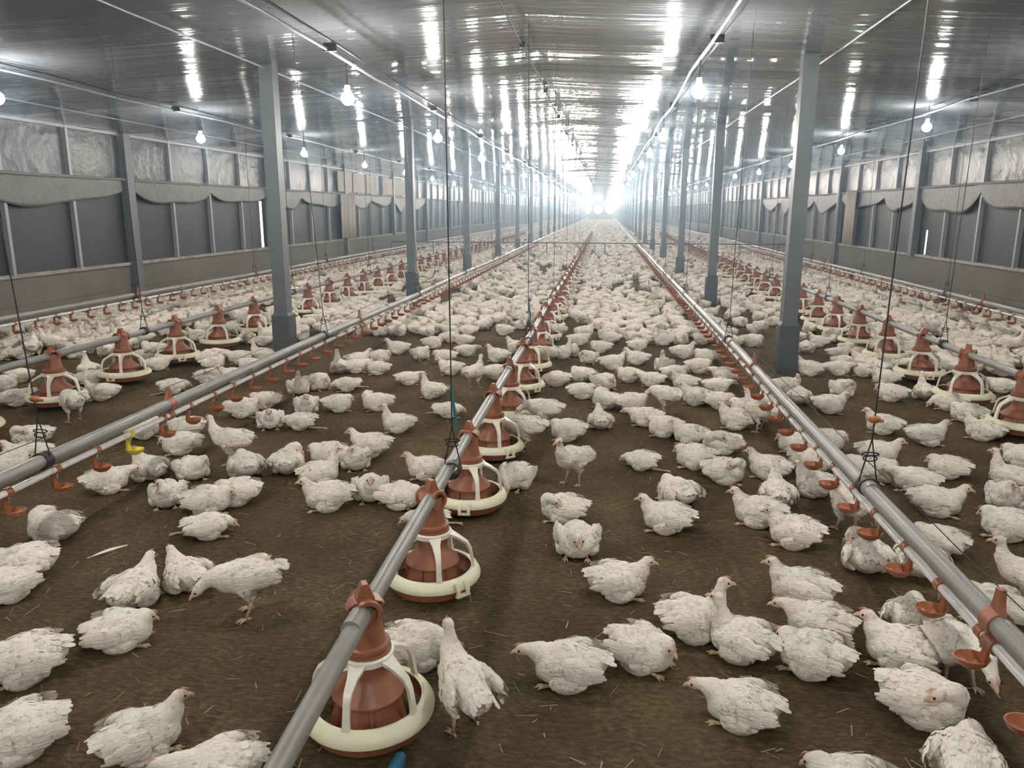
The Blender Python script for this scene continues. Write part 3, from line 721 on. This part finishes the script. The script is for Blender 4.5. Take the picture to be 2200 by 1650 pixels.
    for k_ in range(11):
        f_ = (k_-5)/5; tgt = np.array([P2[:, 0].min()+.030, f_*.026, zr-.006-.010*abs(f_)-(.010 if k_ % 2 else 0)])
        i_ = rear[np.argmin(((P2[rear]-tgt)**2).sum(1))]; n_ = Vector((-.3, .5*f_, .85)).normalized()
        d_ = Vector((-1, .42*f_, .42-.18*(k_ % 2))); d_ = (d_-n_*d_.dot(n_)).normalized()
        card(tl, P2[i_]-np.array(d_)*.008, n_, d_, rs.uniform(.040, .056), rs.uniform(.009, .012), .10, .05)
    finish(tl, 'tail')
    cf = MB(); cnt = 0; taken = []
    for s in rs.permutation(len(P2)):
        if headw[s] > .05 or N_[s][2] < -.35 or P2[s][2] < .03 or cnt > 165: continue
        if any(((P2[s]-q_)**2).sum() < .013**2 for q_ in taken): continue
        taken.append(P2[s]); cnt += 1
        sm = .55 if nk[s] > .4 else 1.
        card(cf, P2[s], N_[s], T[s]+B[s]*rs.uniform(-.18, .18), rs.uniform(.018, .030)*sm, rs.uniform(.008, .012)*sm, rs.uniform(.10, .34)*sm, .35)
    finish(cf, 'contour_plumage')
    # small parts
    parts = list(cards)
    h = Vector(hp); d = Vector(hd).normalized(); sd = d.cross(Vector((0, 0, 1))).normalized(); up = sd.cross(d).normalized()
    def fin(mb, nm_, m_):
        me_ = D.meshes.new(nm_); me_.from_pydata(mb.v, [], mb.f); me_.materials.append(M[m_])
        bm_ = bmesh.new(); bm_.from_mesh(me_); bmesh.ops.recalc_face_normals(bm_, faces=bm_.faces); bm_.to_mesh(me_); bm_.free()
        for p_ in me_.polygons: p_.use_smooth = True
        parts.append((nm_, me_))
    b_ = MB(); b_.tube([h+(d*.018-up*.002)*HS, h+(d*.028-up*.002)*HS, h+(d*.036-up*.005)*HS, h+(d*.041-up*.009)*HS], [.0095, .0076, .0047, .0013], 8); fin(b_, 'beak', 'beak')
    b_ = MB(); n = 7; vs = []
    for i in range(n):
        t = i/(n-1); base = h+(d*(.022-.030*t)+up*(.0155+.004*math.sin(PI*t)))*HS; hgt = .001+.0042*math.sin(PI*(t*.9+.06))*(1 if i % 2 else .6)
        vs += [base-sd*.0022, base+sd*.0022, base+up*hgt]
    b_.add(vs, [f for i in range(n-1) for f in ((3*i, 3*i+3, 3*i+5, 3*i+2), (3*i+1, 3*i+2, 3*i+5, 3*i+4))]+[(0, 2, 1), (3*n-3, 3*n-2, 3*n-1)]); fin(b_, 'comb', 'comb')
    for s in (-1, 1):
        b_ = MB(); b_.ball(tuple(h+(d*.010+sd*s*.0158+up*.004)*HS), .0043, 8, 6); fin(b_, 'eye', 'eye')
    def foot(mb, p, yaw=0., ln=.042):
        p = Vector(p)
        for a, l in ((yaw-.5, ln*.85), (yaw, ln), (yaw+.5, ln*.85), (yaw+PI, ln*.45)):
            q = Vector((math.cos(a), math.sin(a), 0)); mb.tube([p+Vector((0, 0, .006)), p+q*l*.55+Vector((0, 0, .007)), p+q*l+Vector((0, 0, .003))], [.0062, .0048, .0022], 6)
    if legs == 'stand':
        for s in (-1, 1):
            b_ = MB(); fx = .012 if s > 0 else -.012
            b_.tube([(-.022, s*.042, .082), (-.014+fx*.4, s*.043, .05), (-.004+fx, s*.045, .008)], [.0095, .0066, .0064], 8); foot(b_, (-.004+fx, s*.045, 0), s*.15); fin(b_, 'leg', 'leg')
    elif legs == 'stretch':
        b_ = MB(); b_.tube([(-.075, .05, .022), (-.125, .058, .016), (-.175, .062, .012)], [.013, .0078, .0062], 8)
        for a in (-.35, 0, .35): b_.tube([(-.175, .062, .012), (-.20, .062+.02*a, .010), (-.222, .062+.05*a, .005)], [.0058, .0045, .002], 6)
        fin(b_, 'leg', 'leg')
        b_ = MB(); b_.tube([(.04, -.05, .012), (.07, -.055, .008)], [.008, .0062], 6); foot(b_, (.07, -.055, 0), 0); fin(b_, 'leg', 'leg')
    else:
        for s in (-1, 1):
            b_ = MB(); b_.tube([(.035, s*.045, .012), (.074, s*.048, .007)], [.008, .0062], 6); foot(b_, (.072, s*.048, 0), s*.12, .036); fin(b_, 'leg', 'leg')
    return m2, parts
def mirrored(me, nm):
    c = me.copy(); c.name = nm; n = len(c.vertices); a = np.empty(n*3, np.float32); c.vertices.foreach_get('co', a); a[1::3] *= -1; c.vertices.foreach_set('co', a)
    c.flip_normals(); c.update(); return c
BIRD = {}
for i, nm in enumerate(POSES):
    variants = []
    for v_ in range(2 if nm in ('sit', 'tuck', 'preen', 'reach', 'tall') else 1):
        bm_, pt = chicken_meshes(nm, .0038, 100+17*i+5*v_)
        variants.append((bm_, pt))
        variants.append((mirrored(bm_, bm_.name), [(n_, mirrored(m_, n_)) for n_, m_ in pt]))
    BIRD[nm] = variants

# birds read off the photograph: x, y of the ground line, heading (0 right, 90 away, 180 left, -90 towards the camera), pose
S = 'sit'; T_ = 'tall'; K = 'tuck'; P_ = 'preen'; RC = 'reach'; PK = 'peck'; LI = 'lie'; ST = 'stand'; SP = 'standpeck'; DR = 'drink'; LK = 'look'
SEEN = [
(45,1645,182,K),(315,1650,8,S),(470,1735,172,RC),(60,1478,175,S),(268,1406,-12,K),(295,1322,50,S),(405,1288,118,S),(530,1312,186,SP),(55,1256,165,K),(18,1304,200,K),
(118,1174,150,P_),(452,1163,-5,LI),(452,1111,-14,K),(362,1100,-98,LK),(512,1090,172,K),(528,1035,100,K),(235,1063,2,RC),(322,1041,120,S),(417,1040,-80,P_),(498,995,148,ST),
(620,1028,80,P_),(390,979,178,K),(400,942,172,K),(310,945,5,K),(582,928,-92,S),(645,926,174,LI),(525,900,-20,K),(570,881,170,K),(660,894,-90,S),(642,852,-88,T_),
(687,842,-60,K),(745,843,185,LI),(728,887,2,K),(810,885,190,P_),(855,932,180,T_),(878,829,0,RC),(930,860,150,T_),(965,900,-10,LI),(968,807,185,S),(1020,833,62,ST),
(1065,817,2,K),(1070,781,152,S),(955,780,180,K),(905,776,-70,P_),(855,762,180,S),(930,750,0,K),(1003,766,0,RC),(996,744,170,K),(968,737,0,T_),(812,807,180,K),
(770,788,0,S),(818,781,-20,K),(730,806,100,T_),(765,803,0,RC),(452,829,-45,P_),(500,822,182,S),(375,847,0,LI),(222,862,170,S),(160,905,110,SP),(35,875,8,RC),
(10,841,0,K),(42,824,180,K),(192,815,100,T_),(250,827,0,K),(420,783,0,K),(448,781,190,K),(515,783,180,RC),(582,776,180,T_),(538,801,175,K),(460,796,0,P_),
(70,962,175,P_),(62,1002,180,S),(20,1028,0,K),(340,797,0,RC),(705,1004,172,K),(797,985,175,S),(765,1019,-85,LK),(690,1048,4,T_),(705,1101,180,S),(798,1089,-90,S),
(865,1102,-28,K),(915,1034,178,S),(915,1150,176,LI),(1105,1062,-112,PK),(1125,963,176,SP),(1165,918,174,SP),(1195,832,182,PK),(1218,950,175,K),(1288,929,98,S),(1228,1040,-128,ST),
(1375,1013,180,LI),(1490,1010,184,K),(1555,1043,0,P_),(1650,1034,172,S),(1545,981,-150,P_),(1480,958,178,S),(1425,941,180,K),(1385,918,182,RC),(1580,925,175,S),(1628,925,150,DR),
(1250,859,2,K),(1300,883,150,P_),(1358,885,0,K),(1427,886,150,SP),(1495,873,170,S),(1545,881,0,K),(1250,823,150,K),(1300,841,-60,K),(1350,823,180,K),(1315,796,0,S),
(1368,785,178,S),(1265,785,-90,P_),(1208,771,10,T_),(1425,803,-100,T_),(1450,819,0,K),(1400,833,178,RC),(1470,839,180,S),(1540,847,0,RC),(1500,803,0,K),(1290,759,180,K),
(1370,755,0,K),(1465,771,10,S),(1515,781,180,K),(1555,822,180,RC),(1208,1127,180,P_),(1430,1149,180,S),(1450,1097,128,K),(1238,1213,-90,K),(1328,1296,4,S),(1218,1489,179,RC),
(1380,1459,-24,K),(1585,1577,180,RC),(1488,1386,8,T_),(1588,1432,166,T_),(1738,1464,172,K),(1715,1312,180,S),(1752,1389,179,RC),(1930,1452,176,S),(1978,1567,-4,P_),(2062,1474,-58,SP),
(1950,1388,88,K),(2125,1350,178,K),(2205,1305,180,ST),(1855,1246,102,P_),(1962,1254,112,K),(2010,1199,172,K),(1625,1136,178,S),(1702,1182,182,S),(1665,1099,100,T_),(1815,1137,122,DR),
(2010,1112,4,S),(2155,1103,-90,LK),(2160,1164,180,K),(2060,1725,88,K),(1815,1775,178,K),(1895,935,178,S),(1988,961,24,S),(2075,908,180,K),(2110,949,170,S),(1885,998,2,S),
(2032,1030,180,K),(2165,1055,160,T_),(1960,1062,186,RC),(1892,1044,-60,K),(1835,1034,180,K),(1912,864,180,K),(1985,863,110,T_),(1900,829,190,S),(2040,882,180,PK),(1807,856,-90,P_),
(1780,890,0,S),(1715,873,92,K),(1690,845,2,LK),(1740,809,180,S),(1800,808,0,RC),(1730,761,90,K),(1800,773,8,S),(2195,1008,178,K),(1775,972,0,K),(1705,977,180,K),
(1748,1076,150,S),(1740,1019,0,K),(2150,846,178,RC),(900,1445,0,PK),(990,1562,112,ST),(1655,905,130,DR),(1600,900,178,K),(1222,770,60,K),(1150,795,170,SP),(1110,760,150,S),
]
birds = []   # (x, y, angle, pose, exact)
for px, py, h, ps in SEEN:
    g = ground(px, py); v = g[:2]-CAM[:2]; vd = v/np.linalg.norm(v)
    off = .055 if ps in (ST, SP, DR) else .075
    back = off*(abs(math.sin(R(h)))*.6+.75) - (.075 if ps in (ST, SP, DR) else 0)
    p = g[:2]+vd*back
    va = math.atan2(v[1], v[0])
    birds.append([p[0], p[1], va-PI/2+R(h), ps, True])
nseen = len(birds)
# the crowd behind them: spread with even spacing over the rest of the floor in view
def blocked(x, y):
    for sd in (-1, 1):
        if abs(x-POSTX[sd]) < .16 and abs(((y-6.42+2.3) % 4.635)-2.3) < .16: return True
    for nm_, (xx, ya_, _) in PANS.items():
        k_ = round((y-ya_)/.75)
        if k_ >= 0 and math.hypot(x-xx, y-ya_-.75*k_) < .26: return True
    return False
grid = {}
def near(x, y, dmin):
    gx, gy = int(x//.3), int(y//.3)
    for i in range(gx-1, gx+2):
        for j in range(gy-1, gy+2):
            for q in grid.get((i, j), ()):
                if (q[0]-x)**2+(q[1]-y)**2 < dmin*dmin: return True
    return False
def occupy(x, y): grid.setdefault((int(x//.3), int(y//.3)), []).append((x, y))
for q in birds: occupy(q[0], q[1])
crowd = []; aside = []
def limit_y(px):   # above this image row the photograph is one crowd
    if px < 330: return 775
    if px < 650: return 742
    if px < 1180: return 722
    if px < 1560: return 742
    if px < 1800: return 745
    return 812
tries = 0
for _ in range(60000):
    y = 4.2+(26-4.2)*rng.random()**1.0; x = rng.uniform(-5.65, 5.65)
    px, py, zc = pix((x, y, 0))
    if not (-700 < px < 2900) or py > limit_y(px): continue
    patch = math.sin(x*1.9+y*.7)+math.sin(x*.8-y*1.3+2)+math.sin(x*3.1+1.0+y*.4)
    dm = (.160 if patch > -.2 else .195) if patch > -.9 else .27
    if y > 6.8: dm *= 1.10
    if y > 10: dm *= 1.22
    if abs(abs(x)-4.56) < .5: dm = .142
    if blocked(x, y) or near(x, y, dm): continue
    occupy(x, y); (crowd if -40 < px < 2240 else aside).append((x, y))
crowd.sort(key=lambda q: pix((q[0], q[1], 0))[2])
CP = [(S, 22), (K, 32), (T_, 7), (P_, 12), (RC, 12), (LI, 5), (LK, 5), (ST, 3), (SP, 3), (PK, 4)]
names_, wts = zip(*CP)
MAXB = 300
for i, (x, y) in enumerate(crowd[:MAXB-nseen]):
    ps = rnd.choices(names_, wts)[0]
    h = rnd.choice([0, 0, 180, 180, 180, 90, -90])+rnd.uniform(-35, 35)
    if abs(abs(x)-4.56) < .3 and rnd.random() < .4: ps = DR if rnd.random() < .5 else T_
    birds.append([x, y, R(h)+math.atan2(y, x-CAM_X)-PI/2, ps, False])
# ease apart birds that would stand inside each other or inside a pan
A = np.array([[q[0], q[1]] for q in birds])
for it in range(30):
    d = A[:, None, :]-A[None, :, :]; ds = np.linalg.norm(d, axis=2)+np.eye(len(A)); mv = np.zeros_like(A)
    close = (ds < .132) & ~np.eye(len(A), dtype=bool)
    mv = (np.where(close, (.132-ds)*.25, 0)[:, :, None]*d/ds[:, :, None]).sum(1)
    A += mv
    for i in range(len(A)):
        if birds[i][3] in (SP, PK): lim = .20
        else: lim = .245
        for nm_, (xx, ya_, _) in PANS.items():
            k_ = max(0, round((A[i, 1]-ya_)/.75)); c_ = np.array([xx, ya_+.75*k_]); q_ = A[i]-c_; r_ = np.linalg.norm(q_)
            if r_ < lim: A[i] = c_+q_/max(r_, 1e-3)*(r_+(lim-r_)*.5)
        for sd in (-1, 1):
            c_ = np.array([POSTX[sd], 6.42+4.635*max(0, round((A[i, 1]-6.42)/4.635))]); q_ = A[i]-c_; r_ = np.linalg.norm(q_)
            if r_ < .2: A[i] = c_+q_/max(r_, 1e-3)*.2
# labels: pose, facing, and place by feed line and pan
POSEW = {S: 'sitting, head up', T_: 'sitting, neck stretched tall', K: 'resting, head tucked', P_: 'sitting, preening', RC: 'sitting, neck stretched forward', PK: 'crouching, pecking down', LI: 'sprawled, leg stretched back', ST: 'standing', SP: 'standing, head lowered', DR: 'standing, beak raised to drinker', LK: 'sitting, looking sideways'}
def facing(a, x, y):
    h = (math.degrees(a-math.atan2(y, x-CAM_X)+PI/2)) % 360
    return 'right' if h < 45 or h >= 315 else 'away' if h < 135 else 'left' if h < 225 else 'forward'
info = []
for i, q in enumerate(birds):
    x, y = A[i]
    nm_ = 'centre' if abs(x) < 1.51 else 'left' if x < 0 else 'right'
    xx, ya_, _ = PANS[nm_]; k_ = max(0, round((y-ya_)/.75)); 
    info.append((nm_, k_, 'wall' if abs(x) > 4.2 else 'left' if x < xx else 'right', abs(x-xx)))
rank = {}
for i in sorted(range(len(birds)), key=lambda i: info[i][3]): rank.setdefault(info[i][:3], []).append(i)
for i, q in enumerate(birds):
    nm_, k_, side, _ = info[i]; lst = rank[info[i][:3]]; r_ = lst.index(i)
    x, y = A[i]
    q.append('White chicken %s, facing %s, %s bird %s of %s %s-line pan' % (POSEW[q[3]], facing(q[2], x, y), ORD[min(r_, 20)], 'wallward' if side == 'wall' else side, ORD[min(k_, 15)], nm_))
SPECIAL = {1: 'White chicken sitting with head turned right, at the bottom edge left of the pipe',
 7: 'White chicken standing on litter, lowering its head to a sitting bird before it',
 11: 'White chicken lying with one yellowish leg stretched far out behind it, left of centre pans',
 19: 'White chicken standing tall beside the left drinker line, looking left',
 89: 'White chicken standing alone on bare litter right of the third centre pan, facing the camera',
 90: 'White chicken lying with a leg trailing behind, between centre pans and right drinker line',
 127: 'White chicken resting alone with its breast to the camera, right of the second centre pan',
 128: 'White chicken sitting alone with head raised to the right, right of the centre pans',
 129: 'White chicken with neck stretched left, just right of the nearest centre pan',
 131: 'White chicken with red comb and neck stretched left, frontmost of the right-hand group',
 133: 'White chicken with very tall neck in the group near the right drinker line',
 137: 'White chicken with small comb and raised head, left of the nearest right drinker cups',
 138: 'White chicken tucking its head into its back, frontmost beside the right drinker line',
 184: 'White chicken standing with its rump to the camera, touching the first centre pan'}
seq = {}
for i, q in enumerate(birds):
    ps = q[3]; var = BIRD[ps]; k_ = seq.get(ps, rnd.randrange(8)); seq[ps] = k_+1
    bm_, pt = var[(k_*3+k_//4) % len(var)]
    sc = rnd.uniform(.77, .86)*{RC: .98, LI: .90, ST: 1.02, SP: 1.0}.get(ps, 1)
    o = put('broiler_chicken', bm_); o.location = (A[i, 0], A[i, 1], 0); o.rotation_euler = (0, 0, q[2]); o.scale = (sc, sc, sc*rnd.uniform(.95, 1.04))
    for n_, m_ in pt:
        if A[i, 1] > 6.5 and n_ == 'eye' or A[i, 1] > 5.5 and n_ == 'contour_plumage': continue
        put(n_, m_, o)
    tag(o, SPECIAL.get(i, q[5]), 'chicken', 'white broiler chickens on the litter')

# everything farther off: one mass of small chickens
def lowpoly(me, ratio):
    o = D.objects.new('raw', me); COL.objects.link(o); md = o.modifiers.new('d', 'DECIMATE'); md.ratio = ratio
    dg = bpy.context.evaluated_depsgraph_get(); dg.update(); m2 = D.meshes.new_from_object(o.evaluated_get(dg)); D.objects.remove(o)
    v_ = np.empty(len(m2.vertices)*3, np.float32); m2.vertices.foreach_get('co', v_)
    f_ = np.array([list(p.vertices) for p in m2.polygons if len(p.vertices) == 3]); 
    h_ = np.array([d_.value for d_ in m2.attributes['head'].data], np.float32)
    return v_.reshape(-1, 3), f_, h_
def tri(me):
    bm = bmesh.new(); bm.from_mesh(me); bmesh.ops.triangulate(bm, faces=bm.faces); c = me.copy(); bm.to_mesh(c); bm.free(); return c
LOW = {}
for lv, ratio in ((0, .045), (1, .018), (2, .009)):
    LOW[lv] = [lowpoly(tri(BIRD[nm][v_][0]), ratio) for nm, v_ in ((S, 0), (K, 0), (K, 1), (RC, 0), (T_, 0), (P_, 0), (P_, 1), (LI, 0), (ST, 0))]
far_pts = [(x, y, 0 if y < 17 else 1) for x, y in crowd[MAXB-nseen:]+aside]
for _ in range(26000):
    y = 26+78*rng.random(); x = rng.uniform(-5.6, 5.6)
    if near(x, y, .29 if y < 50 else .44): continue
    occupy(x, y); far_pts.append((x, y, 2))
VV, FF, HH, o_ = [], [], [], 0
for x, y, lv in far_pts:
    v_, f_, h_ = LOW[lv][rng.choice(9, p=[.2, .2, .15, .13, .06, .1, .1, .03, .03])]
    a = rng.uniform(0, 6.28); s_ = rng.uniform(.77, .88); c_, n_ = math.cos(a)*s_, math.sin(a)*s_
    w_ = np.empty_like(v_); w_[:, 0] = v_[:, 0]*c_-v_[:, 1]*n_+x; w_[:, 1] = v_[:, 0]*n_+v_[:, 1]*c_+y; w_[:, 2] = v_[:, 2]*s_
    VV.append(w_); FF.append(f_+o_); HH.append(h_); o_ += len(v_)
V, Fc = np.concatenate(VV), np.concatenate(FF)
me = D.meshes.new('far_flock'); me.vertices.add(len(V)); me.vertices.foreach_set('co', V.ravel().astype(np.float32))
me.loops.add(Fc.size); me.loops.foreach_set('vertex_index', Fc.ravel().astype(np.int32)); me.polygons.add(len(Fc))
me.polygons.foreach_set('loop_start', np.arange(0, Fc.size, 3, dtype=np.int32)); me.polygons.foreach_set('use_smooth', np.ones(len(Fc), bool))
me.update(calc_edges=True); at = me.attributes.new('head', 'FLOAT', 'POINT'); at.data.foreach_set('value', np.concatenate(HH))
me.materials.append(M['plumage'])
tag(put('chicken_flock', me), 'dense mass of white chickens filling the far floor of the house', 'chickens', kind='stuff')

# ------------------------------------------------------------------ litter bits, dropped things
b = MB()
for _ in range(900):
    y = 1.3+5.5*rng.random()**1.5; x = min(5.4, max(-5.4, CAM_X+rng.uniform(-.8, .75)*(y+.6))); a = rng.uniform(0, PI); l = rng.uniform(.006, .028)*(1.4 if rng.random() < .15 else 1); w_ = rng.uniform(.0008, .0018)
    d = Vector((math.cos(a), math.sin(a), 0)); t = Vector((-d.y, d.x, 0)); p = Vector((x, y, .003)); k_ = Vector((0, 0, rng.uniform(.001, .008)))
    b.add([p-d*l-t*w_, p-d*l+t*w_, p+d*l+t*w_+k_, p+d*l-t*w_+k_, p+Vector((0, 0, .003))], [(0, 1, 4), (1, 2, 4), (2, 3, 4), (3, 0, 4)])
tag(build(b, 'litter_straw', 'straw', smooth=False), 'pale straw and husk bits scattered over the brown litter', 'straw', kind='stuff')
b = MB(); p0, p1 = Vector((-1.331, 2.512, .006)), Vector((-1.249, 2.606, .012))
d = (p1-p0).normalized(); t = Vector((-d.y, d.x, 0)); vs = []
for i in range(9):
    u_ = i/8; w_ = .011*math.sin(PI*min(1, u_*1.1+.02))**.7; c_ = p0+(p1-p0)*u_+Vector((0, 0, .006*math.sin(PI*u_)))
    vs += [c_-t*w_, c_+Vector((0, 0, .004)), c_+t*w_]
b.add(vs, [f for i in range(8) for f in ((3*i, 3*i+3, 3*i+4, 3*i+1), (3*i+1, 3*i+4, 3*i+5, 3*i+2))]); b.tube([p0-d*.02, p0+(p1-p0)*.5, p1], [.002, .0016, .0008], 5)
tag(build(b, 'shed_feather', 'quill'), 'single white feather lying on bare litter left of the centre feed line', 'feather')
b = MB(); b.tube([(.112, 1.36, .02), (.128, 1.54, .02), (.129, 1.562, .02), (.1292, 1.570, .02)], [.0165, .0165, .013, .004], 14)
e = tag(build(b, 'blue_stick', 'blue'), 'blue plastic stick with rounded end lying by the nearest feeder pan', 'stick')

# ------------------------------------------------------------------ haze in the long house
m = D.materials.new('dust_haze'); m.use_nodes = True; nt = m.node_tree; nt.nodes.remove(nt.nodes['Principled BSDF'])
vs_ = nt.nodes.new('ShaderNodeVolumeScatter'); vs_.inputs['Color'].default_value = (.55, .78, 1, 1); vs_.inputs['Density'].default_value = .0125; vs_.inputs['Anisotropy'].default_value = .76
nt.links.new(vs_.outputs[0], nt.nodes['Material Output'].inputs['Volume'])
M['haze'] = m
b = MB(); b.box(-W+.12, W-.12, 4.0, Y1-.2, .005, 2.245)
o = build(b, 'dust_haze', 'haze', smooth=False)
tag(o, 'pale bluish dust haze hanging in the air down the house', 'haze', kind='stuff')

# ------------------------------------------------------------------ world, camera, view
w = D.worlds.new('daylight'); w.use_nodes = True; bg = w.node_tree.nodes['Background']; bg.inputs['Color'].default_value = (1, .98, .92, 1); bg.inputs['Strength'].default_value = 2.2
sc = bpy.context.scene; sc.world = w
cd = D.cameras.new('camera'); cam = D.objects.new('camera', cd); COL.objects.link(cam)
cd.sensor_width = 36; cd.lens = F_PX/2200*36; cd.clip_start = .05; cd.clip_end = 400
mt = Matrix(((_r2[0], _u2[0], -_fw[0], CAM[0]), (_r2[1], _u2[1], -_fw[1], CAM[1]), (_r2[2], _u2[2], -_fw[2], CAM[2]), (0, 0, 0, 1)))
cam.matrix_world = mt; sc.camera = cam
sc.view_settings.view_transform = 'Standard'; sc.view_settings.look = 'None'; sc.view_settings.gamma = 1; sc.view_settings.exposure = 0.62
cy = sc.cycles
cy.max_bounces = 5; cy.diffuse_bounces = 3; cy.glossy_bounces = 2; cy.transmission_bounces = 2; cy.volume_bounces = 0; cy.transparent_max_bounces = 4
cy.sample_clamp_indirect = 6.; cy.caustics_reflective = False; cy.caustics_refractive = False; cy.use_light_tree = True
cy.use_adaptive_sampling = True; cy.adaptive_threshold = .13; cy.adaptive_min_samples = 12
